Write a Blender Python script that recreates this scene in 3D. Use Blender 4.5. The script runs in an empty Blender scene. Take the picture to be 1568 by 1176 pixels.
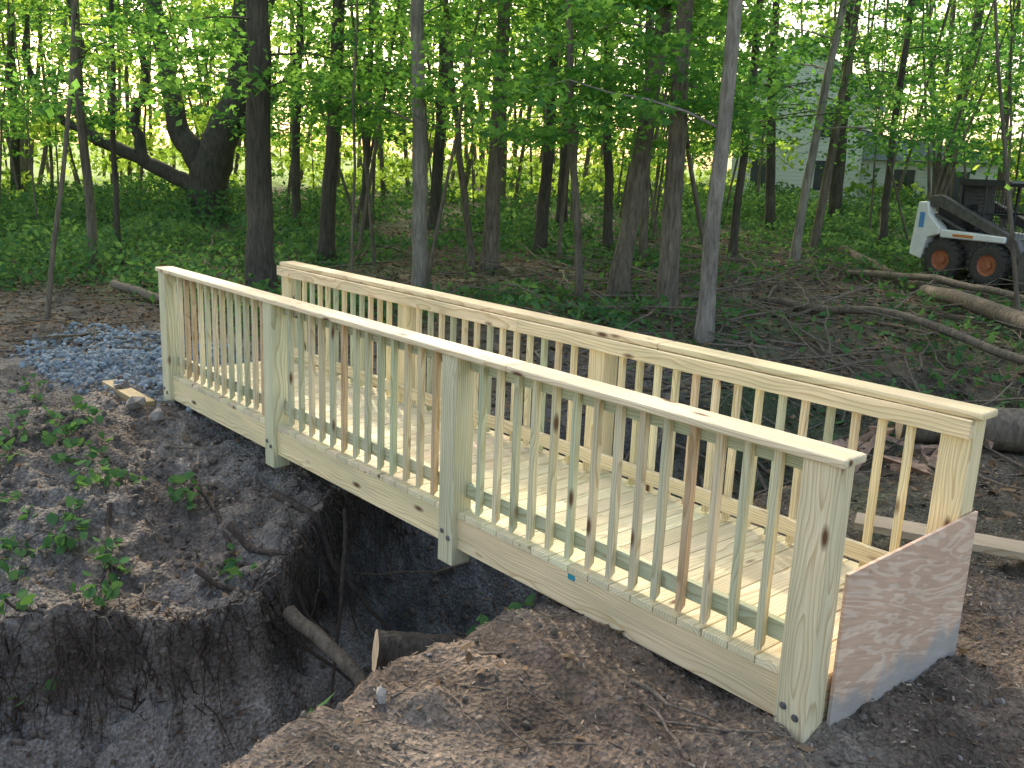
import bpy, math, numpy as np
from mathutils import Vector, Matrix, Quaternion
rng=np.random.default_rng(7)
sc=bpy.context.scene
# ------------------------------------------------------------ camera
C=np.array([1.7314,-3.2522,2.0338]);FPX=1439.6
a,pt,rl=-.8399,.2319,.0410
F=np.array([np.sin(a)*np.cos(pt),np.cos(a)*np.cos(pt),-np.sin(pt)])
R0=np.array([np.cos(a),-np.sin(a),0.]);U0=np.cross(R0,F)
R=np.cos(rl)*R0+np.sin(rl)*U0;U=-np.sin(rl)*R0+np.cos(rl)*U0
cd=bpy.data.cameras.new("camera");cam=bpy.data.objects.new("camera",cd);sc.collection.objects.link(cam)
cd.sensor_width=36;cd.lens=36*FPX/1568;cd.clip_end=2000;cd.clip_start=.05
cam.matrix_world=Matrix(((R[0],U[0],-F[0],C[0]),(R[1],U[1],-F[1],C[1]),(R[2],U[2],-F[2],C[2]),(0,0,0,1)))
sc.camera=cam
# ------------------------------------------------------------ noise
def h2(i,j,s):
    n=(i.astype(np.int64)*374761393+j.astype(np.int64)*668265263+s*974711)&0xffffffff
    n=((n^(n>>13))*1274126177)&0xffffffff
    n=(n^(n>>16))&0xffffffff
    return n/4294967295.
def vn(x,y,s=0):
    x=np.asarray(x,float);y=np.asarray(y,float)
    i=np.floor(x);j=np.floor(y);u=x-i;v=y-j;u=u*u*(3-2*u);v=v*v*(3-2*v)
    i=i.astype(np.int64);j=j.astype(np.int64)
    return ((h2(i,j,s)*(1-u)+h2(i+1,j,s)*u)*(1-v)+(h2(i,j+1,s)*(1-u)+h2(i+1,j+1,s)*u)*v)*2-1
def fbm(x,y,o=4,s=0,g=.5):
    r=0;A=1;
    for k in range(o):
        r=r+A*vn(x*2**k+k*7.3,y*2**k-k*3.1,s+k);A*=g
    return r
def sm(t):
    t=np.clip(t,0,1);return t*t*(3-2*t)
# ------------------------------------------------------------ terrain
YE=[-30,-2.5,-1.7,-1.1,-.6,-.17,1.4,3,6,9,12];XE=[-.6,-.85,-1.1,-1.3,-1.45,-1.65,-1.8,-1.9,-1.4,-.4,.5]
YW=[-30,-3,-2,-1.1,-.4,.5,1.4,3,6,9,12];XW=[-5,-4.6,-4.3,-3.6,-3.75,-4.2,-4.3,-4.4,-3.8,-2.4,-1]
def gz(x,y,detail=True):
    x=np.asarray(x,float);y=np.asarray(y,float)
    wob=fbm(x*1.1,y*1.3,4,11)
    xe=np.interp(y,YE,XE)+wob*.07;xw=np.interp(y,YW,XW)+.15*wob
    rise=np.minimum(.05*np.clip(y-3,0,200),2.3)
    plat=-.30+rise
    east=plat+.15*np.clip(-y,0,8)+.07*np.exp(-((x+.8)**2/.5+(y+.25)**2/.2))
    fl=np.interp(y,[-30,-1,1.5,4,8,10],[-2.2,-2.1,-2.0,-1.5,-.4,.3])
    te=(xe-x)/1.15
    E=np.where(te>0,east+(np.minimum(fl,east)-east)*np.clip(te,0,1)**.9,east)
    zr=np.interp(y,[-2.5,-.7,.2,1.4,9],[-.95,-.85,-.5,-.38,-.2])
    zr=np.minimum(zr,plat)
    tw=(x-(xw-3.3))/3.3
    Wt=plat+(zr-plat)*sm(tw)
    tw2=np.interp(x-xw,[0,.06,.16,.6,1.3],[0,.2,.42,.68,1.])
    W=np.where(x>xw,zr+(np.minimum(fl,zr)-zr)*tw2,Wt)
    z=np.maximum(E,W)
    heap=-.93-1.1*((x+2.3)**2/.55+(y-.05)**2/1.0)
    z=np.maximum(z,np.where(heap>-2,heap,-9))
    near=np.exp(-((x+3)**2+(y)**2)/120.)
    z=z+(.045*fbm(x*1.6,y*1.6,3,3)+.03*near*fbm(x*6,y*6,3,5))
    bank=sm((xw+.6-x)/.4)*sm((1.-y)/1.)*sm((x+9)/1.5)
    inr=sm((xe-x)/.3)*sm((x-xw)/.1)
    z=z+(bank*.07+inr*.08)*(1-1.6*np.abs(fbm(x*1.9,y*1.9,4,21)))+(bank+inr)*.03*fbm(x*4.5,y*4.5,3,44)
    if detail:z=z+near*(.014*fbm(x*22,y*22,2,9)+(.026+.02*(bank+inr))*np.clip(fbm(x*11,y*11,2,19),.1,1))
    return z
def axis(lo,hi,st,far):
    m=list(np.arange(lo,hi,st));s=st;p=m[-1];r=[]
    while p<far: s*=1.055;p+=s;r.append(p)
    s=st;p=lo;l=[]
    while p>-far: s*=1.055;p-=s;l.append(p)
    return np.array(l[::-1]+m+r)
# ------------------------------------------------------------ mesh builder
class MB:
    def __init__(s): s.V=[];s.Fs=[];s.n=0;s.A={}
    def add(s,V,Fc,mat=0,smooth=False,**attr):
        V=np.asarray(V,float).reshape(-1,3);s.V.append(V)
        if not isinstance(Fc,list):Fc=[Fc]
        for f in Fc: s.Fs.append((np.asarray(f)+s.n,mat,smooth))
        for k,v in attr.items(): s.A.setdefault(k,[]).append((s.n,np.asarray(v,float)))
        s.n+=len(V)
    def build(s,name,mats,parent=None):
        me=bpy.data.meshes.new(name);V=np.concatenate(s.V)
        me.vertices.add(len(V));me.vertices.foreach_set("co",V.ravel().astype(np.float32))
        nl=sum(f.size for f,_,_ in s.Fs);npy=sum(len(f) for f,_,_ in s.Fs)
        me.loops.add(nl);me.polygons.add(npy)
        me.loops.foreach_set("vertex_index",np.concatenate([f.ravel() for f,_,_ in s.Fs]).astype(np.int32))
        tot=np.concatenate([np.full(len(f),f.shape[1]) for f,_,_ in s.Fs])
        st=np.concatenate([[0],np.cumsum(tot)[:-1]])
        me.polygons.foreach_set("loop_start",st.astype(np.int32))
        me.polygons.foreach_set("material_index",np.concatenate([np.full(len(f),m) for f,m,_ in s.Fs]).astype(np.int32))
        me.polygons.foreach_set("use_smooth",np.concatenate([np.full(len(f),q) for f,_,q in s.Fs]))
        for m in mats: me.materials.append(m)
        me.update(calc_edges=True)
        for k,L in s.A.items():
            d=L[0][1].shape[1]
            if d==4: at=me.attributes.new(k,'FLOAT_COLOR','POINT');buf=np.ones((s.n,4));key="color"
            else: at=me.attributes.new(k,'FLOAT_VECTOR','POINT');buf=np.zeros((s.n,3));key="vector"
            for o,v in L: buf[o:o+len(v)]=v
            at.data.foreach_set(key,buf.ravel().astype(np.float32))
        ob=bpy.data.objects.new(name,me);sc.collection.objects.link(ob)
        if parent: ob.parent=parent
        return ob
def empty(name,loc=(0,0,0),rz=0,s=1):
    e=bpy.data.objects.new(name,None);sc.collection.objects.link(e);e.location=loc;e.rotation_euler=(0,0,rz);e.scale=(s,s,s);e.empty_display_size=.2;return e
def tube(mb,P,rad,n=8,mat=0,caps=False,jit=0,**at):
    P=np.asarray(P,float);rad=np.broadcast_to(rad,(len(P),)).astype(float)
    T=np.gradient(P,axis=0);T/=np.linalg.norm(T,axis=1)[:,None]+1e-9
    ref=np.array([.13,.97,.2]) if abs(T[:,1].mean())<.8 else np.array([.97,.1,.2])
    A=np.cross(T,ref);A/=np.linalg.norm(A,axis=1)[:,None]+1e-9;B=np.cross(T,A)
    th=np.arange(n)/n*2*np.pi
    rr=rad[:,None]*(1+jit*rng.normal(size=(len(P),n)))
    V=P[:,None,:]+rr[:,:,None]*(np.cos(th)[None,:,None]*A[:,None,:]+np.sin(th)[None,:,None]*B[:,None,:])
    i=np.arange(len(P)-1)[:,None]*n;j=np.arange(n)[None,:];k=(j+1)%n
    Fq=np.stack([i+j,i+n+j,i+n+k,i+k],-1).reshape(-1,4)
    mb.add(V.reshape(-1,3),Fq,mat,True,**at)
    if caps:
        mb.add(V[0],np.arange(n)[None,:],caps);mb.add(V[-1],np.arange(n)[None,::-1],caps)
KITE=np.array([[0,-.5],[.3,0],[0,.55],[-.3,0]])
MAPLE=np.array([(0,-.4),(.42,-.32),(.24,-.02),(.55,.2),(.2,.22),(0,.62),(-.2,.22),(-.55,.2),(-.24,-.02),(-.42,-.32)])
OVAL=np.array([[0,-.5],[.22,-.25],[.28,.05],[.15,.35],[0,.55],[-.15,.35],[-.28,.05],[-.22,-.25]])
def leaves(mb,P,size,tpl=KITE,mat=1,up=1.2):
    P=np.asarray(P,float);N=len(P)
    if N==0:return
    n=rng.normal(size=(N,3));n/=np.linalg.norm(n,axis=1)[:,None];n[:,2]=n[:,2]+up;n/=np.linalg.norm(n,axis=1)[:,None]
    t=np.cross(n,rng.normal(size=(N,3)));t/=np.linalg.norm(t,axis=1)[:,None]+1e-9;b=np.cross(n,t)
    size=np.broadcast_to(size,(N,))[:,None,None]
    V=P[:,None,:]+size*(tpl[None,:,0,None]*t[:,None,:]+tpl[None,:,1,None]*b[:,None,:]-(tpl[None,:,0,None]**2*.7)*n[:,None,:])
    k=len(tpl);mb.add(V.reshape(-1,3),np.arange(N*k).reshape(N,k),mat)
# ------------------------------------------------------------ materials
def mat(name):
    m=bpy.data.materials.new(name);m.use_nodes=True;nt=m.node_tree
    return m,nt,nt.nodes["Principled BSDF"],nt.nodes["Material Output"]
def N(nt,t,**k):
    n=nt.nodes.new(t)
    for a_,v in k.items(): setattr(n,a_,v)
    return n
def mixc(nt,fac,c1,c2,bt='MIX'):
    m=N(nt,'ShaderNodeMix',data_type='RGBA',blend_type=bt)
    for s_,v in ((0,fac),(6,c1),(7,c2)):
        if isinstance(v,bpy.types.NodeSocket): nt.links.new(v,m.inputs[s_])
        elif s_==0: m.inputs[0].default_value=v
        else: m.inputs[s_].default_value=(*v[:3],1)
    return m.outputs[2]
def ramp(nt,src,stops):
    r=N(nt,'ShaderNodeValToRGB');e=r.color_ramp.elements
    while len(e)<len(stops): e.new(.5)
    for i,(p,c) in enumerate(stops):
        e[i].position=p;e[i].color=(*c,1) if len(np.atleast_1d(c))==3 else (c,c,c,1)
    nt.links.new(src,r.inputs[0]);return r.outputs[0]
def noise(nt,vec,scale,det=4,rough=.6,dist=0):
    n=N(nt,'ShaderNodeTexNoise');n.inputs['Scale'].default_value=scale;n.inputs['Detail'].default_value=det;n.inputs['Roughness'].default_value=rough;n.inputs['Distortion'].default_value=dist
    if vec is not None: nt.links.new(vec,n.inputs['Vector'])
    return n.outputs[0]
def mapv(nt,vec,sc_,rot=(0,0,0)):
    m=N(nt,'ShaderNodeMapping');m.inputs['Scale'].default_value=sc_;m.inputs['Rotation'].default_value=rot;nt.links.new(vec,m.inputs[0]);return m.outputs[0]
def bump(nt,bs,h,st,d):
    b=N(nt,'ShaderNodeBump');b.inputs['Strength'].default_value=st;b.inputs['Distance'].default_value=d
    nt.links.new(h,b.inputs['Height']);nt.links.new(b.outputs[0],bs.inputs['Normal'])
def simple(name,c,r=.7,var=.25,scale=20,metal=0,bmp=.0):
    m,nt,bs,o=mat(name);tc=N(nt,'ShaderNodeTexCoord')
    f=noise(nt,tc.outputs['Object'],scale,4)
    lo=[v*(1-var) for v in c];hi=[min(1,v*(1+var)) for v in c]
    nt.links.new(ramp(nt,f,[(.3,lo),(.7,hi)]),bs.inputs['Base Color']);bs.inputs['Roughness'].default_value=r;bs.inputs['Metallic'].default_value=metal
    if bmp: bump(nt,bs,f,bmp,.02)
    return m
def leafmat(name,cols,tr,tfac=.45):
    m,nt,bs,o=mat(name);nt.nodes.remove(bs);g=N(nt,'ShaderNodeNewGeometry')
    c=ramp(nt,g.outputs['Random Per Island'],[(i/(len(cols)-1),k) for i,k in enumerate(cols)])
    d=N(nt,'ShaderNodeBsdfDiffuse');nt.links.new(c,d.inputs[0])
    if tfac<.05: nt.links.new(d.outputs[0],o.inputs[0]);return m
    t=N(nt,'ShaderNodeBsdfTranslucent')
    ct=mixc(nt,1.,c,tr,'MULTIPLY');nt.links.new(ct,t.inputs[0])
    mx=N(nt,'ShaderNodeMixShader');mx.inputs[0].default_value=tfac;nt.links.new(d.outputs[0],mx.inputs[1]);nt.links.new(t.outputs[0],mx.inputs[2])
    nt.links.new(mx.outputs[0],o.inputs[0]);return m
def barkmat(name,c1,c2,sc_=1.):
    m,nt,bs,o=mat(name);tc=N(nt,'ShaderNodeTexCoord')
    v=mapv(nt,tc.outputs['Object'],(14*sc_,14*sc_,2.2*sc_));f=noise(nt,v,1.6,4,.7,.4)
    f2=noise(nt,tc.outputs['Object'],1.3,2)
    c=ramp(nt,f,[(.3,c1),(.7,c2)]);c=mixc(nt,.55,c,ramp(nt,f2,[(.3,.45),(.7,1.3)]),'MULTIPLY')
    nt.links.new(c,bs.inputs['Base Color']);bs.inputs['Roughness'].default_value=.9;bump(nt,bs,f,.9,.03);return m
M_bark=barkmat("bark_dark",(.035,.028,.022),(.13,.11,.09))
M_bark2=barkmat("bark_grey",(.14,.12,.10),(.38,.34,.29))
M_barkm=barkmat("bark_mid",(.07,.055,.045),(.24,.20,.15))
M_leaf=leafmat("maple_leaves",[(.05,.14,.045),(.09,.2,.06),(.12,.25,.075),(.065,.18,.065)],(3.0,2.7,1.3),.5)
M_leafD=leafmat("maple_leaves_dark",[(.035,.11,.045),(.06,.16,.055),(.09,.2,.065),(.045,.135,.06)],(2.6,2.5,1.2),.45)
M_leafF=leafmat("distant_leaves",[(.09,.17,.05),(.14,.24,.07),(.19,.3,.09)],(3.4,2.9,1.3),.6)  # paler, yellower than near leaves: background haze and glow put into the colour
M_under=leafmat("undergrowth_leaves",[(.05,.12,.05),(.08,.17,.065),(.12,.22,.09),(.06,.15,.065)],(1.8,1.8,1.0),.3)
M_litter=leafmat("leaf_litter",[(.09,.06,.035),(.16,.11,.07),(.24,.17,.11),(.07,.05,.03)],(1,1,1),.0)
M_chip=leafmat("wood_chips",[(.14,.105,.08),(.24,.185,.14),(.44,.36,.28),(.10,.075,.06),(.2,.155,.12)],(1,1,1),.0)
M_stick=barkmat("dead_branch",(.09,.07,.055),(.32,.26,.2),2)
M_root=barkmat("root_bark",(.03,.022,.018),(.12,.09,.07),2)
M_cut=simple("cut_wood",(.62,.46,.30),.8,.25,12)
def woodmat():
    m,nt,bs,o=mat("treated_pine");at=N(nt,'ShaderNodeAttribute',attribute_name="gc");tcl=N(nt,'ShaderNodeAttribute',attribute_name="tcol")
    gc=at.outputs['Vector']
    warp=N(nt,'ShaderNodeTexNoise');warp.inputs['Scale'].default_value=1.;warp.inputs['Detail'].default_value=2;nt.links.new(mapv(nt,gc,(1.3,5,5)),warp.inputs['Vector'])
    va=N(nt,'ShaderNodeVectorMath',operation='MULTIPLY_ADD');nt.links.new(warp.outputs['Color'],va.inputs[0]);va.inputs[1].default_value=(0,.11,.11);nt.links.new(mapv(nt,gc,(.05,1,1)),va.inputs[2])
    w=N(nt,'ShaderNodeTexWave',wave_type='RINGS',rings_direction='X',wave_profile='SAW');w.inputs['Scale'].default_value=22;w.inputs['Distortion'].default_value=.6;w.inputs['Detail'].default_value=1
    nt.links.new(va.outputs[0],w.inputs['Vector'])
    g1=ramp(nt,w.outputs['Fac'],[(0,(1.06,1.06,1.06)),(.6,(.95,.94,.92)),(.92,(.70,.60,.47)),(1,(.95,.95,.95))])
    fine=ramp(nt,noise(nt,mapv(nt,gc,(3,130,130)),1,2),[(.3,.82),(.7,1.1)])
    big=ramp(nt,noise(nt,mapv(nt,gc,(1.2,6,6)),1,2),[(.3,(.80,.84,.78)),(.7,(1.12,1.1,1.06))])
    vo=N(nt,'ShaderNodeTexVoronoi');vo.inputs['Scale'].default_value=1;nt.links.new(mapv(nt,gc,(2.2,6.5,6.5)),vo.inputs['Vector'])
    kn=ramp(nt,vo.outputs['Distance'],[(.06,1),(.15,0)])
    c=mixc(nt,.85,tcl.outputs['Color'],g1,'MULTIPLY');c=mixc(nt,.8,c,fine,'MULTIPLY');c=mixc(nt,.9,c,big,'MULTIPLY');c=mixc(nt,kn,c,(.13,.06,.025))
    nt.links.new(c,bs.inputs['Base Color']);bs.inputs['Roughness'].default_value=.72;bump(nt,bs,fine,.25,.002);return m
M_wood=woodmat()
# ------------------------------------------------------------ boards
PALE=(.84,.74,.53);GREEN=(.56,.58,.42);ORNG=(.62,.47,.31);YEL=(.87,.73,.48)
def tint(c,v=.06):
    k=1+rng.normal()*v;return np.array([*(np.minimum(np.array(c)*k*(1+rng.normal(size=3)*.02),.9)),1.])
BF=np.array([[0,1,3,2],[4,6,7,5],[0,4,5,1],[2,3,7,6],[0,2,6,4],[1,5,7,3]])
def board(mb,lo,hi,ax,col,mat_=0,rot=None,slant=0):
    lo=np.array(lo,float);hi=np.array(hi,float)
    V=np.array([[x,y,z] for x in (lo[0],hi[0]) for y in (lo[1],hi[1]) for z in (lo[2],hi[2])])
    if slant:
        V[(V[:,2]==lo[2])&(V[:,1]==hi[1]),2]+=slant
    c=(lo+hi)/2;g=V-c;order={0:[0,1,2],1:[1,0,2],2:[2,0,1]}[ax];g=g[:,order]+np.array([rng.uniform(0,40),rng.uniform(-.12,.12)+rng.choice([-.1,.1]),rng.uniform(-.12,.12)])
    if rot is not None: V=(V-c)@np.array(rot).T+c
    mb.add(V,BF,mat_,False,gc=g,tcol=np.tile(col,(8,1)))
def fin(mb,name,parent,bev=.004,mats=None):
    o=mb.build(name,mats or [M_wood],parent)
    b=o.modifiers.new("bevel",'BEVEL');b.width=bev;b.segments=2;b.limit_method='ANGLE';return o
H=.98;W=1.37;X=[-6.767,-4.744,-2.513,-.15];S=[.14,.14,.14,.15];ZB=-.339
br=empty("wooden_footbridge")
mb=MB()
for i in range(4):
    for y0 in (0,W-.14):
        board(mb,(X[i],y0,ZB),(X[i]+S[i],y0+.14,H-.04),2,tint((PALE if i==3 else (.70,.68,.5)) if y0==0 and i<4 else YEL,.04))
fin(mb,"posts",br,.006)
mb=MB();x=X[0]+.0
while x<-.02:
    x2=min(x+.138,-.004);board(mb,(x,.035,-.038),(x2,W-.035,0),1,tint(PALE,.09));x+=.144
fin(mb,"deck_boards",br,.003)
mb=MB()
for y0,y1 in ((.04,.078),(W/2-.02,W/2+.02),(W-.078,W-.04)):
    for xa,xb in ((X[0],X[2]+.07),(X[2]+.074,-.01)): board(mb,(xa,y0,-.235),(xb,y1,-.0385),0,tint(YEL,.04))
board(mb,(-.045,.08,-.235),(-.008,W-.08,-.04),1,tint(YEL))
fin(mb,"stringers",br,.003)
mb=MB()
for y0 in (-.02,W-.15):
    for xa,xb in ((X[0]-.02,-1.93),(-1.927,.04)): board(mb,(xa,y0,H-.038),(xb,y0+.17,H),0,tint(PALE if y0<0 else YEL,.04))
fin(mb,"handrail_caps",br,.010)
mb=MB()
for i in range(3):
    board(mb,(X[i]+S[i]+.002,.10,H-.128),(X[i+1]-.002,.138,H-.04),0,tint(GREEN,.08))
    board(mb,(X[i]+S[i]+.002,.10,.075),(X[i+1]-.002,.138,.165),0,tint(GREEN,.08))
for xa,xb in ((X[0]-.02,-3.2),(-3.197,-.0)):
    board(mb,(xa,W-.18,H-.13),(xb,W-.142,H-.04),0,tint(YEL,.04))
    board(mb,(xa,W-.18,.075),(xb,W-.142,.165),0,tint(YEL,.04))
fin(mb,"rails",br,.004)
mb=MB();CH=[(.76,.68,.48),GREEN,(.60,.60,.43),ORNG,(.70,.64,.46),(.62,.55,.39),(.70,.62,.44),(.52,.54,.4),(.66,.64,.46)]
for i,nb in ((0,12),(1,13),(2,14)):
    a0=X[i]+S[i];b0=X[i+1];sp=(b0-a0)/(nb+1)
    for k in range(1,nb+1):
        xc=a0+sp*k+rng.normal()*.003
        board(mb,(xc-.018,.062,-.0+.012),(xc+.018,.098,H-.045),2,tint(CH[rng.integers(9)],.06),slant=.03)
        board(mb,(xc-.018,W-.14,.0+.012),(xc+.018,W-.104,H-.045),2,tint(YEL if rng.random()<.75 else GREEN,.08))
fin(mb,"balusters",br,.002)
M_steel=simple("galvanised_steel",(.25,.25,.26),.45,.3,60,.7)
mb=MB()
for i in range(4):
    for dx,z in ((.04,-.14),(.1,-.17)):
        th=np.arange(10)/10*2*np.pi
        for k,(r_,yy) in enumerate(((.017,-.003),(.011,-.010))):
            ring=np.stack([X[i]+dx+r_*np.cos(th),np.full(10,yy),z+r_*np.sin(th)],1);ring2=ring.copy();ring2[:,1]=.01
            V=np.concatenate([ring,ring2]);q=np.arange(10);mb.add(V,[np.arange(10)[None,:],np.stack([q,(q+1)%10,(q+1)%10+10,q+10],1)])
mb.build("bolts",[M_steel],br)
mb=MB();board(mb,(-1.44,.0375,-.075),(-1.39,.0395,-.045),0,[.02,.25,.3,1]);mb.build("label",[simple("label_teal",(.03,.3,.4),.4)],br)
def plymat():
    m,nt,bs,o=mat("plywood");tc=N(nt,'ShaderNodeTexCoord');v=tc.outputs['Object']
    rv_=mapv(nt,v,(1,1,1),(.28,0,0))
    f1=noise(nt,mapv(nt,rv_,(1,1.2,7)),1.0,3,.55,.6)
    mu=N(nt,'ShaderNodeMath',operation='MULTIPLY');mu.inputs[1].default_value=50;nt.links.new(f1,mu.inputs[0]);wv=N(nt,'ShaderNodeMath',operation='SINE');nt.links.new(mu.outputs[0],wv.inputs[0])
    c=ramp(nt,wv.outputs[0],[(0,(.66,.44,.32)),(.6,(.76,.56,.43)),(1,(.79,.60,.47))])
    st2=ramp(nt,noise(nt,mapv(nt,rv_,(1,3,60)),1,3),[(.3,.84),(.7,1.1)]);c=mixc(nt,.9,c,st2,'MULTIPLY')
    sp=N(nt,'ShaderNodeSeparateXYZ');nt.links.new(v,sp.inputs[0])
    ad=N(nt,'ShaderNodeMath',operation='MULTIPLY_ADD');nt.links.new(noise(nt,mapv(nt,v,(1,2.5,1)),1.5,3),ad.inputs[0]);ad.inputs[1].default_value=.5;nt.links.new(sp.outputs[2],ad.inputs[2])
    st=ramp(nt,ad.outputs[0],[(.06,.8),(.16,0)])
    c=mixc(nt,st,c,(.36,.36,.36))
    big=ramp(nt,noise(nt,v,3,3),[(.3,.85),(.7,1.1)]);c=mixc(nt,.8,c,big,'MULTIPLY')
    vo=N(nt,'ShaderNodeTexVoronoi');vo.inputs['Scale'].default_value=3.2;nt.links.new(v,vo.inputs['Vector']);c=mixc(nt,ramp(nt,vo.outputs['Distance'],[(.03,.8),(.09,0)]),c,(.3,.13,.07))
    nt.links.new(c,bs.inputs['Base Color']);bs.inputs['Roughness'].default_value=.8;return m
mb=MB();board(mb,(.012,.15,-.36),(.028,W,.461),1,tint(PALE));fin(mb,"plywood_sheet",None,.001,[plymat()])
mb=MB();board(mb,(-7.55,-.30,-.32),(-6.55,-.16,-.2),0,tint((.5,.38,.22)));fin(mb,"timber_beam",None)
mb=MB();r_=Matrix.Rotation(.42,3,'Z');board(mb,(-1.2,2.78,-.2),(1.4,3.0,-.15),0,tint((.5,.42,.32)),rot=r_);fin(mb,"timber_plank",None)
# ------------------------------------------------------------ ground
xs=axis(-8.5,2.2,.032,420);ys=axis(-3.6,4.6,.032,420)
GX,GY=np.meshgrid(xs,ys);gxf,gyf=GX.ravel(),GY.ravel();Z=gz(gxf,gyf)
n1=fbm(gxf*.6,gyf*.6,4,31)
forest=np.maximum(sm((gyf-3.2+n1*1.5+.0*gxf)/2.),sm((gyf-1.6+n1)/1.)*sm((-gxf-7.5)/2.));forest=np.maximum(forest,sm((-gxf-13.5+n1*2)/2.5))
dist=np.hypot(gxf,gyf)
field=np.maximum(sm((-gxf*.85+gyf*.5-40)/5.),sm((dist-60)/5))
col=np.zeros((len(gxf),4));col[:,3]=1
bankc=np.array([.205,.187,.17]);chipc=np.array([.215,.175,.14]);ff=np.array([.12,.098,.068]);fg=np.array([.075,.10,.045]);fld=np.array([.28,.4,.12])
k=sm((gxf+2.6+n1*.5)/1.)[:,None];c=bankc*(1-k)+chipc*k
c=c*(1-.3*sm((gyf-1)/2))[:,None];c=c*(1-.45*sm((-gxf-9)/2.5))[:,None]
rim_shade=np.exp(-((gxf-np.interp(gyf,YW,XW)-.10)/.2)**2)*(gyf<1.2)  # shade under the bank overhang, painted as a darker soil band
c=c*(1-.45*rim_shade*np.clip(.7+n1*.5,0,1))[:,None]
tn=sm(.5+fbm(gxf*1.3,gyf*1.3,3,91))[:,None];c=c*(1-.4*tn)+c*np.array([.85,.68,.55])*.4*tn
dk=sm(-.1+fbm(gxf*2.3,gyf*2.3,4,191))[:,None];c=c*(1-.55*dk)
low=sm((-1.15-Z)/.3)[:,None];c=c*(1-low)+np.array([.29,.265,.24])*(1-.35*dk)*low
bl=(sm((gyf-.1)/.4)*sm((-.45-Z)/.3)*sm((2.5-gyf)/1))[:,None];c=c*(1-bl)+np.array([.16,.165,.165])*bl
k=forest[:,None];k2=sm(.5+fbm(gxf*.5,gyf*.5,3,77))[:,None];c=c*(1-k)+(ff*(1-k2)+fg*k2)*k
k=field[:,None];c=c*(1-k)+fld*k
gp=(sm(1-((gxf+8.6)/2.3)**2-((gyf-.45)/1.05)**2+n1*.5)*1.6).clip(0,1)[:,None];c=c*(1-gp)+np.array([.18,.21,.24])*gp
col[:,:3]=c
nx,ny=len(xs),len(ys);i=(np.arange(ny-1)[:,None]*nx+np.arange(nx-1)[None,:]).ravel()
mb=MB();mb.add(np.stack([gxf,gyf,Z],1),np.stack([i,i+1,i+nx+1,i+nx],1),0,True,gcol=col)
m,nt,bs,o=mat("ground_soil");at=N(nt,'ShaderNodeAttribute',attribute_name="gcol");tc=N(nt,'ShaderNodeTexCoord');v=tc.outputs['Object']
n_a=noise(nt,v,3,4,.7);n_b=noise(nt,v,45,3,.7);vo=N(nt,'ShaderNodeTexVoronoi');vo.inputs['Scale'].default_value=38;nt.links.new(v,vo.inputs['Vector'])
c=mixc(nt,.9,at.outputs['Color'],ramp(nt,n_a,[(.3,.5),(.7,1.5)]),'MULTIPLY');c=mixc(nt,.9,c,ramp(nt,n_b,[(.32,.45),(.7,1.55)]),'MULTIPLY');c=mixc(nt,.5,c,ramp(nt,vo.outputs['Color'],[(0,.5),(1,1.4)]),'MULTIPLY')
nt.links.new(c,bs.inputs['Base Color']);bs.inputs['Roughness'].default_value=.95
ad=N(nt,'ShaderNodeMath',operation='ADD');nt.links.new(n_b,ad.inputs[0]);nt.links.new(vo.outputs['Distance'],ad.inputs[1]);bump(nt,bs,ad.outputs[0],1,.025)
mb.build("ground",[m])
# ------------------------------------------------------------ trees
O=np.array([1.7,-3.2]);HAZ=-.553;OAZ=-1.175
TREES=[(-13.45,4.43,-.012,-.014,.241,0),(-15.39,6.78,.027,.03,.162,0),(-11.56,6.48,-.027,-.031,.143,2),(-12.4,8.67,.016,.018,.16,1),(-13.3,10.85,.012,.013,.142,0),(-8.66,8.31,.052,.058,.162,1),(-7.19,7.8,-.021,-.024,.157,1),(-5.72,6.84,.002,.002,.113,2),(-8.82,13.73,.032,.036,.093,2),(-9.43,15.48,.045,.051,.1,1),(-12.29,27.44,.037,.041,.19,0),(-8.4,7.21,-.069,-.077,.061,1),(-12.48,8.31,-.088,-.098,.07,1),(-16.4,2.5,-.013,-.015,.09,1),(-17.6,3.4,.009,.01,.06,0),
(-9.9,13.2,.004,.004,.09,0),(-9.0,17.7,-.007,-.008,.09,0),(-20.1,10.8,.025,.028,.10,0),(-12.7,12.4,-.06,-.066,.11,0),(-11.1,11.7,-.039,-.043,.09,1),(-21.6,9.5,.018,.02,.12,0),(-12.6,21.7,-.029,-.033,.2,0),(-13.2,19.5,-.049,-.055,.14,0),(-17.0,15.1,.003,.004,.16,0),(-19.2,12.4,.014,.016,.17,0),(-30.7,4.9,.033,.037,.16,0)]
def azof(x,y): return np.arctan2(x-1.73,y+3.25)
def spray(cx,cy,cz,r,n):
    if abs(azof(cx,cy)-HAZ-.01)<.045 and 1.2<cz<6.5 and rng.random()<.42: n=3
    th=rng.uniform(0,2*np.pi,n);q=r*np.sqrt(rng.uniform(0,1,n))
    return np.stack([cx+q*np.cos(th),cy+q*np.sin(th),cz+rng.normal(size=n)*r*.13-q**2*.15/r],1)
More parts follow.
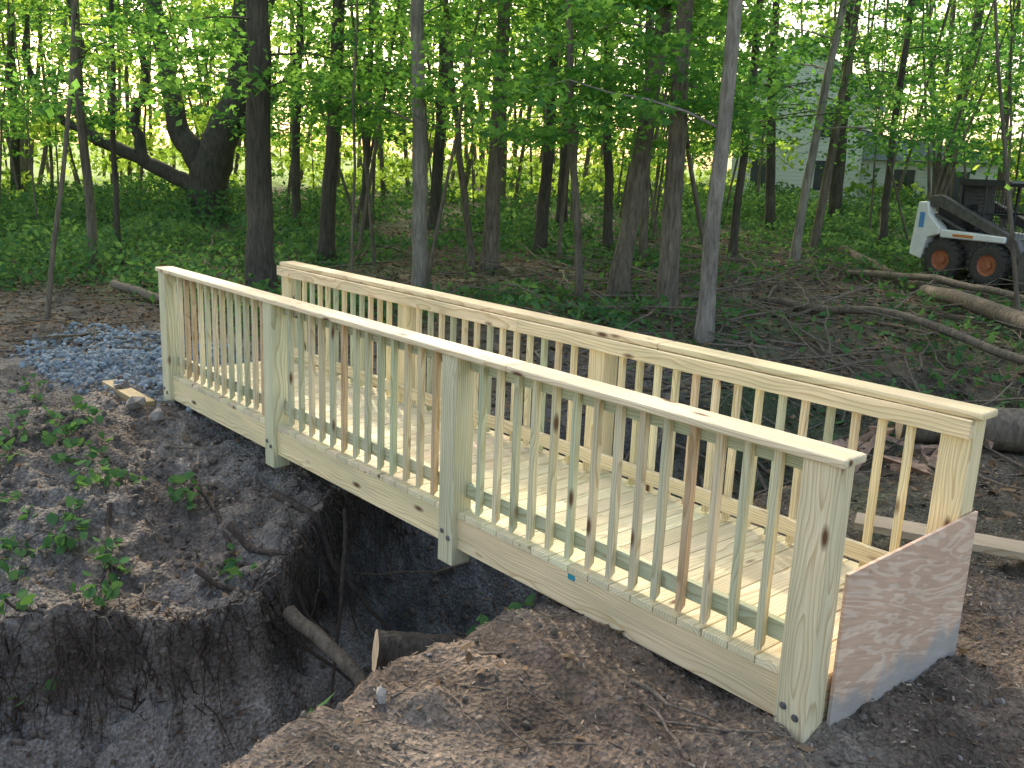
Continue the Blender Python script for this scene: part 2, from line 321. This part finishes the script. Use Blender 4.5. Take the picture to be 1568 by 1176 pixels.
def tree(x,y,lx,ly,r,kind,name,hgt=14,nb=11):
    z0=float(gz(x,y,False))-.1;mb=MB();hs=np.linspace(0,hgt,26);near=np.hypot(x-1.7,y+3.2)<17
    wx=np.cumsum(rng.normal(size=26))*.02;wy=np.cumsum(rng.normal(size=26))*.02
    P=np.stack([x+lx*hs+wx,y+ly*hs+wy,z0+hs],1);rad=r*(1-.75*hs/hgt);rad[0]*=1.35;rad[1]*=1.05
    tube(mb,P,rad,12,0,jit=.03)
    L=[]
    for b in range(nb):
        h=rng.uniform(2.8,8.0);j=int(h/hgt*25);A=P[j];az=rng.uniform(0,2*np.pi);ln=rng.uniform(1.2,3.2);dv=np.array([np.cos(az),np.sin(az),rng.uniform(.0,.5)])
        t=np.linspace(0,1,6)[:,None];BP=A+dv*ln*t+np.array([0,0,-.25*ln])*t**2+rng.normal(size=(6,3))*.04*t
        tube(mb,BP,np.linspace(min(r*.2,.022),.004,6),5,0)
        for s_ in range(7):
            q=BP[rng.integers(2,6)]+rng.normal(size=3)*[.4,.4,.2];L.append(spray(*q,rng.uniform(.35,.8),rng.integers(25,60)))
    if L:
        L=np.concatenate(L);leaves(mb,L,rng.uniform(.08,.16,len(L)),MAPLE if near else KITE,1)
    n=85;th=rng.uniform(0,2*np.pi,n);q=3.*np.sqrt(rng.uniform(0,1,n));hh=rng.uniform(8,hgt+1,n)
    Cc=np.stack([x+lx*hh+q*np.cos(th),y+ly*hh+q*np.sin(th),z0+hh],1);leaves(mb,Cc,rng.uniform(.3,.55,n),MAPLE,1,.6)  # coarse crown leaves above the frame, unseen, added to block the sun
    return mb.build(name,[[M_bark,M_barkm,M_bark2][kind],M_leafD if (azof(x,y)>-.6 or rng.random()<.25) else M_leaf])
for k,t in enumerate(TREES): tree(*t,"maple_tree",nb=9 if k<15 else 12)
x,y,r=-25.5,8.8,.62;z0=float(gz(x,y,False))-.2;mb=MB()
rv=np.array([.667,.745])
def limb(pts,r0,r1):
    P=np.array([[x+rv[0]*u,y+rv[1]*u,z0+h] for u,h in pts]);k=len(P);tt=np.linspace(0,k-1,(k-1)*5+1)
    Q=np.stack([np.interp(tt,np.arange(k),P[:,q]) for q in range(3)],1)
    for _ in range(2): Q[1:-1]=(Q[:-2]+Q[1:-1]*2+Q[2:])/4
    Q+=rng.normal(size=Q.shape)*.03;tube(mb,Q,np.linspace(r0,r1,len(Q)),10,0,jit=.06);return Q
limb([(0,0),(-.1,1.2),(.3,2.4),(1.0,3.8),(1.2,6),(1.4,10)],r*1.1,.25);limb([(0,.2),(-.2,1.8),(-.9,2.8),(-1.0,4),(-1.4,6),(-1.2,9)],r*.7,.14)
limb([(-.1,1.0),(-1.2,1.5),(-2.2,2.0),(-3.4,2.4),(-3.9,3.4),(-3.5,4.8),(-3.9,6.5)],r*.4,.09);limb([(-1.8,1.8),(-2.2,3.0),(-1.7,4.0),(-1.9,6)],.18,.07)
limb([(-3.2,2.3),(-4.4,3.0),(-5.2,4.4),(-5.0,6)],.14,.05);limb([(.5,2.6),(1.5,4.2),(2.0,6.5)],.22,.08);limb([(.2,2.2),(1.8,3.4),(3.0,5.4)],.16,.06)
L=np.concatenate([spray(x+rng.normal()*3.5,y+rng.normal()*3.5,z0+rng.uniform(5.5,11),rng.uniform(.5,1.1),60) for _ in range(50)])
leaves(mb,L,rng.uniform(.14,.24,len(L)),KITE,1);mb.build("oak_tree",[M_bark,M_leaf])
def wedge(n,d0,d1,a0=-1.52,a1=-.12):
    az=rng.uniform(a0,a1,n);d=np.sqrt(rng.uniform(d0**2,d1**2,n));return O[0]+np.sin(az)*d,O[1]+np.cos(az)*d,az,d
mb=MB();sx,sy,sa,sd=wedge(128,13,34);keep=~((np.abs(sx+4.5)<3.5)&(np.abs(sy-13.5)<3))&(np.abs(sa-HAZ)>.04)&~((np.abs(sa-OAZ)<.12)&(sd<29));L=[];LD=[]
for x,y in zip(sx[keep],sy[keep]):
    z0=float(gz(x,y,False));h=rng.uniform(5,10);t=np.linspace(0,1,9)[:,None];P=np.array([x,y,z0])+np.array([rng.normal()*.7,rng.normal()*.7,h])*t+rng.normal(size=(9,3))*.06*t
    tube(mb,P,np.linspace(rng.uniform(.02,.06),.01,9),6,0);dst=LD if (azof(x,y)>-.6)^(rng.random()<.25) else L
    for _ in range(15):
        q=P[rng.integers(3,9)]+rng.normal(size=3)*[.9,.9,.3]
        if abs(azof(q[0],q[1])+.705)<.025 and q[2]>4.2: continue
        dst.append(spray(*q,rng.uniform(.3,.9),rng.integers(25,60)))
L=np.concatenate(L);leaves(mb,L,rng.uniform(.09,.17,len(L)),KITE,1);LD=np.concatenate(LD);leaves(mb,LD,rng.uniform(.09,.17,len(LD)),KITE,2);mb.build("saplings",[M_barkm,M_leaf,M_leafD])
mb=MB();sx,sy,sa,sd=wedge(220,30,60,-1.6,0.0)
for x,y,a_,d_ in zip(sx,sy,sa,sd):
    if abs(a_-HAZ)<.06 and d_<46: continue
    z0=float(gz(x,y,False))-.2;h=rng.uniform(9,15);t=np.linspace(0,1,7)[:,None];P=np.array([x,y,z0])+np.array([rng.normal()*1.2,rng.normal()*1.2,h])*t+rng.normal(size=(7,3))*.12*t
    tube(mb,P,np.linspace(rng.uniform(.03,.12),.04,7),6,0)
L=[];LD=[]
for _ in range(2100):
    x,y,az,d=[float(v[0]) for v in wedge(1,30,65,-1.6,0.0)]
    if abs(az-HAZ-.03)<.08 and d<48 and rng.random()<.8: continue
    if abs(az+.705)<.025: continue
    zc=rng.uniform(.8,13)
    right=(az+1.5)/1.4
    if zc<6 and rng.random()>.3+.65*right: continue
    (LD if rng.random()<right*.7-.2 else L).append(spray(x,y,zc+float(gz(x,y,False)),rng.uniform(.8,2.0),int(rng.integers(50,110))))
for _ in range(480):
    x,y,az,d=[float(v[0]) for v in wedge(1,31,52,-1.6,0.0)]
    if abs(az-HAZ-.03)<.06 and d<44 and rng.random()<.7: continue
    if az<-.95 and rng.random()<.4: continue
    zc=rng.uniform(.1,1)**1.6*3.0;L.append(spray(x,y,zc+float(gz(x,y,False)),rng.uniform(.6,1.3),int(rng.integers(40,80))))
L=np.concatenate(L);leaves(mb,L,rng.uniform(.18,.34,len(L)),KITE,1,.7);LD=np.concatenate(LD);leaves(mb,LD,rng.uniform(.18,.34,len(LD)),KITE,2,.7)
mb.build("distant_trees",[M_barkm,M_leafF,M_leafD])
# undergrowth
x,y,az,d=wedge(150000,6.5,36);nn=fbm(x*.45,y*.45,3,55)
left=sm((-az-1.0)/.3);cover=np.maximum(sm((y-4.2)/2.5),sm((y-1.7)/1.)*sm((-x-8)/2));cover=np.maximum(cover,sm((-x-14.2)/1.5))
cover=cover*(1-.7*sm((az+.78)/.12)*sm((21-d)/4))
ok=(rng.random(len(x))<cover*np.clip(.38+nn*.9+left*.8,.03,1))
x,y,d,left,nn=x[ok],y[ok],d[ok],left[ok],nn[ok]
hh=rng.random(len(x))**1.3*(.12+.2*np.clip(nn,0,1)+left*.6*np.clip(.6+nn,0,1)+.5*sm((d-22)/10))
mb=MB();leaves(mb,np.stack([x,y,gz(x,y,False)+.02+hh],1),rng.uniform(.06,.14,len(x))*(1+.02*d),KITE,0,1.0);mb.build("undergrowth",[M_under])
# litter + chips
def shards(mb,x,y,s,up):
    leaves(mb,np.stack([x,y,gz(x,y)+.003+s*.12],1),s,np.array([[-.14,-.5],[.18,-.42],[.13,.5],[-.1,.42]]),0,up)
mb=MB();n=70000;x=rng.uniform(-3.2,2.2,n);y=rng.uniform(-2.8,4.5,n);ok=(x>np.interp(y,YE,XE)-.4)&(fbm(x*1.5,y*1.5,3,61)+rng.random(n)*1.2>.3-.5*sm((x+1.0)/1.));x,y=x[ok],y[ok]
shards(mb,x,y,.004+.03*rng.random(len(x))**2.0,1.6)
n=9000;x=rng.uniform(-8.5,-3.6,n);y=rng.uniform(-3.,1.5,n);leaves(mb,np.stack([x,y,gz(x,y)+.003],1),rng.uniform(.01,.03,n),KITE,0,2.)
mb.build("wood_chips",[M_chip])
mb=MB();x,y,az,d=wedge(40000,7,26);ok=(y>2.6)|(x<-9.5);x,y=x[ok],y[ok];leaves(mb,np.stack([x,y,gz(x,y,False)+.02],1),rng.uniform(.05,.11,len(x)),KITE,0,2.)
n=2200;x=rng.uniform(-9,2,n);y=rng.uniform(-3,5,n);leaves(mb,np.stack([x,y,gz(x,y)+.01],1),rng.uniform(.03,.07,n),OVAL,0,1.5)
mb.build("leaf_litter",[M_litter])
ICO=np.array([[0,0,1],[.9,0,.4],[.28,.85,.4],[-.72,.53,.4],[-.72,-.53,.4],[.28,-.85,.4],[.72,.53,-.4],[-.28,.85,-.4],[-.9,0,-.4],[-.28,-.85,-.4],[.72,-.53,-.4],[0,0,-1]])
IF=np.array([[0,1,2],[0,2,3],[0,3,4],[0,4,5],[0,5,1],[1,6,2],[2,7,3],[3,8,4],[4,9,5],[5,10,1],[6,7,2],[7,8,3],[8,9,4],[9,10,5],[10,6,1],[11,7,6],[11,8,7],[11,9,8],[11,10,9],[11,6,10]])
def stones(mb,x,y,s,mat_=0):
    for a_,b_,c_ in zip(x,y,s):
        q=Quaternion(rng.normal(size=4)).normalized().to_matrix()
        V=(ICO*(1+rng.normal(size=(12,1))*.12)*np.array([1,rng.uniform(.6,1),rng.uniform(.45,.8)])*c_)@np.array(q).T
        V+=np.array([a_,b_,float(gz(a_,b_))+c_*.2]);mb.add(V,IF,mat_)
M_grav=simple("grey_gravel",(.20,.24,.28),.8,.45,6);M_stone=simple("stone",(.24,.22,.2),.85,.4,9)
mb=MB();n=1900;th=rng.uniform(0,6.28,n);q=np.sqrt(rng.random(n))*(1+.25*rng.random(n)**3);stones(mb,-8.6+2.1*q*np.cos(th),.45+1.0*q*np.sin(th),rng.uniform(.015,.055,n));mb.build("gravel",[M_grav])
mb=MB();n=160;stones(mb,rng.uniform(-8,-3.5,n),rng.uniform(-2.8,3,n),rng.uniform(.008,.025,n))
n=60;stones(mb,rng.uniform(-1.6,1.5,n),rng.uniform(-2.,3,n),rng.uniform(.006,.02,n))
stones(mb,[-6.5,-6.3,-1.1],[-.35,-.25,-1.35],[.12,.09,.045]);mb.build("stones",[M_stone])
M_clod=simple("earth_clod",(.15,.125,.105),.95,.4,25,0,.8)
mb=MB();n=2600;x=np.where(rng.random(n)<.55,rng.uniform(-7,-3,n),rng.uniform(-8,1.8,n));y=rng.uniform(-2.9,2.6,n);ok=~((x>-6.9)&(x<.05)&(y>-.05)&(y<1.4)&(gz(x,y,False)>-.4));s_=rng.uniform(.01,.045,n)*np.where(x>-1.7,.6,1);stones(mb,x[ok],y[ok],s_[ok]);mb.build("soil_clods",[M_clod])
mb=MB()
def stick(mb,x,y,ln,r,az=None,lift=.0,n=6):
    az=rng.uniform(0,6.28) if az is None else az;t=np.linspace(0,1,7)
    X_=x+np.cos(az)*ln*t+np.cumsum(rng.normal(size=7))*.03*ln;Y_=y+np.sin(az)*ln*t+np.cumsum(rng.normal(size=7))*.03*ln
    z0=float(gz(x,y,False));z1=float(gz(X_[-1],Y_[-1],False));Zz=z0+(z1-z0)*t+r*.6+lift*t*ln;Zz=np.maximum(Zz,gz(X_,Y_,False)+r*.3)
    tube(mb,np.stack([X_,Y_,Zz],1),np.linspace(r,r*.5,7),n,0)
for _ in range(700): 
    stick(mb,rng.uniform(-7.5,1.8),rng.uniform(-2.8,4),rng.uniform(.08,.5),rng.uniform(.002,.007),lift=rng.uniform(0,.15))
for _ in range(90): stick(mb,rng.uniform(-15,-9.5),rng.uniform(-1.5,3),rng.uniform(.3,1.4),rng.uniform(.005,.018),lift=rng.uniform(0,.1))
for _ in range(260): stick(mb,rng.uniform(-1.6,1.6),rng.uniform(-1.8,2.5),rng.uniform(.06,.3),rng.uniform(.002,.005),lift=rng.uniform(0,.2))
for px_ in ((-1.6,-1.2,.7,.012,.9),(-1.3,-.9,.5,.01,2.2),(-.5,-.35,.6,.009,.5),(-.2,-.5,.4,.011,2.6),(-5.2,-1.6,.9,.01,.4),(.3,-.1,.5,.012,.2),(-.7,-.3,.5,.012,.15)): stick(mb,px_[0],px_[1],px_[2],px_[3],px_[4],.05)
mb.build("twigs",[M_stick])
mb=MB()
for _ in range(480):
    y=rng.uniform(-2.6,.9);x=float(np.interp(y,YW,XW))+rng.normal()*.1;ln=rng.uniform(.12,.7);z=float(gz(x,y,False))
    t=np.linspace(0,1,6);dx=rng.uniform(.05,.35)*ln;P=np.stack([x+.05+dx*t**.6+rng.normal(size=6)*.02,y+rng.normal()*.25*t*ln+rng.normal(size=6)*.015,z+.02-ln*t**1.3],1)
    P[:,2]=np.maximum(P[:,2],gz(P[:,0],P[:,1],False)+.015)
    tube(mb,P,np.linspace(rng.uniform(.002,.009),.001,6),5,0)
for p_,q_,r_ in (((-4.3,-.5,-.6),(-3.3,-.2,-1.2),.03),((-4.0,-.9,-.7),(-3.0,-.1,-1.5),.022),((-4.4,-.1,-.5),(-3.2,.3,-1.3),.035),((-4.5,-2.0,-.75),(-3.3,-1.1,-1.7),.012),((-3.9,.2,-.5),(-3.0,-.5,-1.6),.02),((-5.2,-.4,-.5),(-4.1,-.6,-.8),.022),((-5.0,-1.1,-.7),(-3.9,-1.5,-1.0),.018)):
    t=np.linspace(0,1,10)[:,None];P=np.array(p_)+(np.array(q_)-np.array(p_))*t+np.cumsum(rng.normal(size=(10,3)),0)*.012;P[:,2]=np.maximum(P[:,2],gz(P[:,0],P[:,1],False)+.02);tube(mb,P,np.linspace(r_,r_*.4,10),8,0)
mb.build("tree_roots",[M_root])
mb=MB()
for _ in range(700):
    x,y,az,d=[float(v[0]) for v in wedge(1,7.6,21,-.82,-.2)]
    stick(mb,x,y,rng.uniform(.4,2.2),rng.uniform(.004,.02)*(2 if rng.random()<.05 else 1),lift=rng.uniform(-.02,.25),az=rng.normal()*1.1+rng.choice([0,3.14]))
for _ in range(260):
    x,y,az,d=[float(v[0]) for v in wedge(1,9,26,-1.3,-.5)]
    if y<3.5: continue
    stick(mb,x,y,rng.uniform(.5,2.5),rng.uniform(.006,.03),lift=rng.uniform(0,.12))
mb.build("brush_pile",[M_stick])
def log(name,pts,r,m_,n=16,wob=.01,r2=None):
    mb=MB();pts=np.array(pts,float);k=len(pts);tt=np.linspace(0,k-1,14);P=np.stack([np.interp(tt,np.arange(k),pts[:,q]) for q in range(3)],1)+rng.normal(size=(14,3))*wob
    P[1:-1]=(P[:-2]+2*P[1:-1]+P[2:])/4
    tube(mb,P,np.linspace(r,r2 or r*.85,14),n,0,caps=1,jit=.04);return mb.build(name,[m_,M_cut])
log("cut_log",[(-2.47,-.47,-.78),(-2.12,.1,-.85)],.12,M_bark,24,.003)
log("fallen_log",[(-8.7,15.4,.42),(-5.5,12.4,.2),(-4.2,10.9,.28),(-1.5,8.6,.22)],.10,M_barkm,wob=.05,r2=.13)
log("fallen_log",[(-7.0,12.9,.3),(-4.6,11.9,.45),(-2.5,11.2,.3)],.06,M_stick,wob=.05)
log("fallen_log",[(-6.6,9.4,.1),(-4.0,9.0,.2),(-2.0,8.0,.1)],.06,M_barkm,wob=.05)
log("fallen_log",[(-1.9,4.6,-.05),(1.0,6.4,.1)],.19,M_barkm,wob=.02)
log("fallen_log",[(-13.9,2.0,-.15),(-12.0,2.2,-.2)],.07,M_stick)
log("dead_branch",[(-3.45,-.5,-.92),(-3.05,-.45,-1.0),(-2.73,-.4,-1.12)],.05,M_barkm,wob=.006)
log("dead_branch",[(-2.75,-.75,-1.35),(-2.3,-.6,-1.0),(-2.0,-.5,-.7)],.022,M_bark2,10,wob=.01)
mb=MB()
for cx,cy,nn_ in ((-2.0,3.83,8),(-1.3,4.0,6),(-1.7,4.4,6),(-1.3,4.9,5)):
    for _ in range(nn_):
        c0=np.array([cx+rng.normal()*.18,cy+rng.normal()*.18,-.2+rng.random()*.1]);l=rng.uniform(.12,.32);q=np.array(Quaternion(rng.normal(size=4)*np.array([1,.4,.4,1])).normalized().to_matrix())
        V=np.array([[-l,-.04,-.012],[-l*.8,.04,-.01],[-l,0,.02],[l*1.2,-.01,-.005],[l*.7,.045,-.01],[l*.8,.0,.025]])*rng.uniform(.7,1.3)
        mb.add(V@q.T+c0,[np.array([[0,2,1],[3,4,5]]),np.array([[0,1,4,3],[1,2,5,4],[2,0,3,5]])],0)
mb.build("splintered_wood",[simple("fresh_splinters",(.32,.21,.15),.85,.5,14)])
# seedlings
def seedling(x,y,n,sp):
    mb=MB();pts=[]
    for _ in range(n):
        q=np.array([x+rng.normal()*sp,y+rng.normal()*sp,0.]);q[2]=float(gz(q[0],q[1],False));top=q+np.array([rng.normal()*.03,rng.normal()*.03,rng.uniform(.05,.14)])
        tube(mb,np.array([q,(q+top)/2,top]),.003,4,0)
        for k in range(4): pts.append(top+rng.normal(size=3)*[.05,.05,.03])
    leaves(mb,np.array(pts),rng.uniform(.05,.10,len(pts)),OVAL*np.array([1.5,1.1]),1,1.);mb.build("seedling_plant",[M_barkm,M_under])
for t in ((-6.55,-1.16,20,.22),(-5.34,-.92,9,.12),(-4.96,-1.49,12,.14),(-2.2,-1.15,7,.07),(-1.62,-.8,6,.05),(-1.72,-.2,4,.04),(-1.9,-1.7,12,.12),(-4.97,-.63,7,.12),(-5.03,-1.76,9,.13),(-2.34,4.65,12,.2),(-2.75,7.19,18,.35),(-1.45,-1.45,5,.05),(-5.81,-1.03,9,.12),(-4.4,-1.9,7,.1),(-1.0,6.9,10,.3),(-7.4,-1.2,8,.2),(-4.5,-1.2,5,.1),(-4.1,-1.5,4,.07),(-6.0,-1.7,8,.2),(-4.0,-.7,4,.08),(-1.5,-1.9,6,.08)): seedling(*t)
# ------------------------------------------------------------ house
def box(mb,lo,hi,mat_=0):
    V=np.array([[x,y,z] for x in (lo[0],hi[0]) for y in (lo[1],hi[1]) for z in (lo[2],hi[2])]);mb.add(V,BF,mat_)
def prism(mb,prof,y0,y1,mat_=0):
    k=len(prof);V=np.array([[p[0],y,p[1]] for y in (y0,y1) for p in prof]);i=np.arange(k)
    mb.add(V,[i[None,:],(i[::-1]+k)[None,:],np.stack([i,(i+1)%k+0,(i+1)%k+k,i+k],1)[:,::-1]],mat_)
hx,hy=-18.2,28.2;hz=float(gz(hx,hy,False))
hs=empty("white_house",(hx,hy,hz-.3),.45)
def siding(name,c):
    m,nt,bs,o=mat(name);tc=N(nt,'ShaderNodeTexCoord');sp=N(nt,'ShaderNodeSeparateXYZ');nt.links.new(tc.outputs['Object'],sp.inputs[0])
    mu=N(nt,'ShaderNodeMath',operation='MULTIPLY');mu.inputs[1].default_value=7;fr=N(nt,'ShaderNodeMath',operation='FRACT');nt.links.new(sp.outputs[2],mu.inputs[0]);nt.links.new(mu.outputs[0],fr.inputs[0])
    nt.links.new(mixc(nt,1,c,ramp(nt,fr.outputs[0],[(0,.55),(.15,.95),(1,1)]),'MULTIPLY'),bs.inputs['Base Color']);return m
M_sid=siding("white_siding",(.9,.9,.88));M_roof=simple("roof_shingles",(.36,.42,.50),.9,.3,8);M_glass=simple("window_glass",(.05,.07,.09),.15,.2,2);M_trim=simple("white_trim",(.8,.8,.8),.5,.05)
mb=MB();prism(mb,[(-2.3,0),(2.3,0),(2.3,4.2),(0,6.0),(-2.3,4.2)],0,6,0);prism(mb,[(2.31,0),(7,0),(7,2.0),(2.31,2.0)],1,5,0);mb.build("walls",[M_sid],hs)
mb=MB();prism(mb,[(-2.7,3.95),(0,6.02),(2.7,3.95),(2.7,4.15),(0,6.25),(-2.7,4.15)],-.3,6.3,0);prism(mb,[(2.32,2.01),(7.3,2.01),(7.3,2.2),(2.32,3.0)],.7,5.3,0);mb.build("roof",[M_roof],hs)
mb=MB();mc=MB()
for wx,wz in ((-1.2,2.7),(1.1,2.7),(-1.2,.8),(1.1,.8),(3.8,.6),(5.6,.6)):
    yy=0 if wx<2.4 else 1
    box(mc,(wx-.45,yy-.03,wz-.05),(wx+.45,yy-.003,wz+1.2));box(mb,(wx-.36,yy-.045,wz+.04),(wx+.36,yy-.032,wz+1.1))
mb.build("windows",[M_glass],hs);mc.build("window_frames",[M_trim],hs)
# ------------------------------------------------------------ skid steer loader
sk0=empty("skid_steer_loader",(-5.17,14.1,float(gz(-5.2,14.1,False))+.0),math.radians(-14),.9)
M_tire=simple("tyre_rubber",(.06,.055,.05),.9,.4,30,0,.3);M_rim=simple("rusty_rim",(.38,.13,.06),.7,.3,20);M_wht=simple("white_paint",(.84,.84,.82),.45,.08,5);M_blk=simple("black_paint",(.035,.035,.038),.45,.3,10);M_dk=simple("dark_steel",(.12,.11,.105),.55,.35,12,.3);M_org=simple("orange_decal",(.6,.2,.04),.5,.1)
def wheel(cx,cy):
    mb=MB();r,w_=.39,.27;th=np.linspace(0,2*np.pi,33)[:-1]
    prof=[(.20,-w_/2+.02),(.30,-w_/2),(.37,-w_/2+.02),(r,-w_/2+.06),(r,w_/2-.06),(.37,w_/2-.02),(.30,w_/2),(.20,w_/2-.02)]
    V=np.array([[cx+p*np.cos(t),cy+q,.41+p*np.sin(t)] for p,q in prof for t in th]);n=32;i=np.arange(len(prof)-1)[:,None]*n;j=np.arange(n)[None,:];k=(j+1)%n
    mb.add(V,np.stack([i+j,i+k,i+n+k,i+n+j],-1).reshape(-1,4),0,True)
    for q in range(18):
        t=q/18*2*np.pi
        for sd_ in (-1,1):
            b_=np.array([[u,v_,w2] for u in (.36,.415) for v_ in (0.01*sd_,sd_*w_/2) for w2 in (-.03,.03)]);t2=t+sd_*.08;c_,s_=np.cos(t2),np.sin(t2)
            V=np.stack([cx+b_[:,0]*c_-b_[:,2]*s_,cy+b_[:,1],.41+b_[:,0]*s_+b_[:,2]*c_],1);mb.add(V,BF,0)
    sd_=-1 if cy<0 else 1
    for r1,y1,r2,y2,mi in ((.205,sd_*(w_/2-.02),.17,sd_*(w_/2-.07),1),(.17,sd_*(w_/2-.07),.0,sd_*(w_/2-.09),1),(.08,sd_*(w_/2-.03),.0,sd_*(w_/2-.02),1),(.08,sd_*(w_/2-.09),.08,sd_*(w_/2-.03),1)):
        V=np.array([[cx+rr_*np.cos(t),cy+yy,.41+rr_*np.sin(t)] for rr_,yy in ((r1,y1),(r2,y2)) for t in th]);mb.add(V,np.stack([np.arange(32),(np.arange(32)+1)%32,(np.arange(32)+1)%32+32,np.arange(32)+32],1),mi,False)
    mb.build("wheel",[M_tire,M_rim],sk0)
for cx in (-.5,.52):
    for cy in (-.66,.66): wheel(cx,cy)
mb=MB();prism(mb,[(-.95,.32),(.85,.32),(.95,.5),(.9,.86),(-.9,.86)],-.5,.5);mb.build("chassis",[M_dk],sk0)
mb=MB()
for s_ in (-1,1):
    ya,yb=sorted((s_*.52,s_*.76))
    prism(mb,[(-1.28,.45),(-.98,.38),(-.9,.82),(-.62,.9),(-.62,1.02),(-.92,1.28),(-.98,1.52),(-1.2,1.5)],ya,yb)
prism(mb,[(-1.22,.4),(-1.0,.4),(-.98,1.3),(-1.2,1.3)],-.515,.515);prism(mb,[(-.6,.84),(.8,.84),(.8,.96),(-.6,1.0)],-.765,-.53);prism(mb,[(-.6,.84),(.8,.84),(.8,.96),(-.6,1.0)],.53,.765)
fin_=mb.build("rear_body",[M_wht],sk0);b=fin_.modifiers.new("b",'BEVEL');b.width=.02;b.limit_method='ANGLE'
mb=MB()
for s_ in (-1,1):
    ya,yb=sorted((s_*.56,s_*.70))
    prism(mb,[(-1.1,1.42),(-1.0,1.62),(-.75,1.66),(.55,1.12),(1.0,.92),(1.22,.55),(1.1,.5),(.85,.76),(.5,.96),(-.75,1.42)],ya,yb)
    prism(mb,[(-.85,1.30),(-.15,1.02),(-.15,.98),(-.85,1.24)],ya+.03,yb-.03)
o_=mb.build("lift_arms",[M_dk],sk0);b=o_.modifiers.new("b",'BEVEL');b.width=.012;b.limit_method='ANGLE'
mb=MB();prism(mb,[(-.95,.9),(-.4,.9),(-.4,1.35),(-.9,1.5)],-.5,.5);prism(mb,[(-.5,1.86),(.55,1.86),(.6,1.93),(.5,1.98),(-.55,1.98)],-.5,.5)
for s_ in (-.47,.47):
    for xx,x2 in ((-.45,-.48),(.08,.08),(.78,.52)): tube(mb,[(xx,s_,.85),(x2,s_,1.9)],.03,8)
    tube(mb,[(-.46,s_,1.35),(.66,s_,1.35)],.02,6)
    for q in np.linspace(-.45,.05,10): tube(mb,[(q,s_,.95),(q,s_,1.88)],.006,4)
    for q in np.linspace(.95,1.88,14): tube(mb,[(-.46,s_,q),(.08,s_,q)],.006,4)
    for q in np.linspace(.14,.6,7): tube(mb,[(q,s_,.9),(q*.9+.0,s_,1.88)],.006,4)
for q in (-.47,0,.47): tube(mb,[(.78,q,.85),(.52,q,1.9)],.025,6)
box(mb,(-.46,-.44,.9),(-.40,.44,1.87));box(mb,(-.35,-.25,.86),(-.22,.25,1.5));box(mb,(-.35,-.25,.86),(.2,.25,1.02))
mb.build("cab",[M_blk],sk0)
mb=MB();prism(mb,[(1.15,.35),(1.25,.75),(1.3,.75),(1.22,.36),(1.4,.1),(1.95,.05),(1.95,.02),(1.35,.02),(1.15,.3)],-.84,.84)
prism(mb,[(1.2,.35),(1.3,.72),(1.9,.06),(1.4,.05)],-.86,-.835);prism(mb,[(1.2,.35),(1.3,.72),(1.9,.06),(1.4,.05)],.835,.86);mb.build("bucket",[M_dk],sk0)
mb=MB();box(mb,(-.3,-.772,.88),(.15,-.767,.93));mb.build("side_stripe",[M_org],sk0)
mb=MB();box(mb,(-1.12,-.765,1.0),(-1.0,-.7605,1.3));mb.build("blue_decal",[simple("blue_decal",(.1,.3,.6),.4,.1)],sk0)
# ------------------------------------------------------------ lights
AZ=-1.12;EL=math.radians(38)
w=bpy.data.worlds.new("World");sc.world=w;w.use_nodes=True;nt=w.node_tree;sk=nt.nodes.new('ShaderNodeTexSky');sk.sky_type='NISHITA';sk.sun_disc=False
sk.sun_elevation=EL;sk.sun_rotation=AZ%(2*math.pi);sk.dust_density=3;sk.ozone_density=.3;sk.air_density=1.
nt.links.new(mixc(nt,1.,sk.outputs[0],(1.0,.92,.79),'MULTIPLY'),nt.nodes['Background'].inputs[0]);nt.nodes['Background'].inputs[1].default_value=.47
sd=bpy.data.lights.new("sun",'SUN');so=bpy.data.objects.new("sun",sd);sc.collection.objects.link(so);sd.energy=5;sd.angle=math.radians(1.5);sd.color=(1,.9,.72)
sv=Vector((math.sin(AZ)*math.cos(EL),math.cos(AZ)*math.cos(EL),math.sin(EL)));so.rotation_euler=sv.to_track_quat('Z','Y').to_euler()
sc.view_settings.view_transform='Standard';sc.view_settings.look='None';sc.view_settings.exposure=0
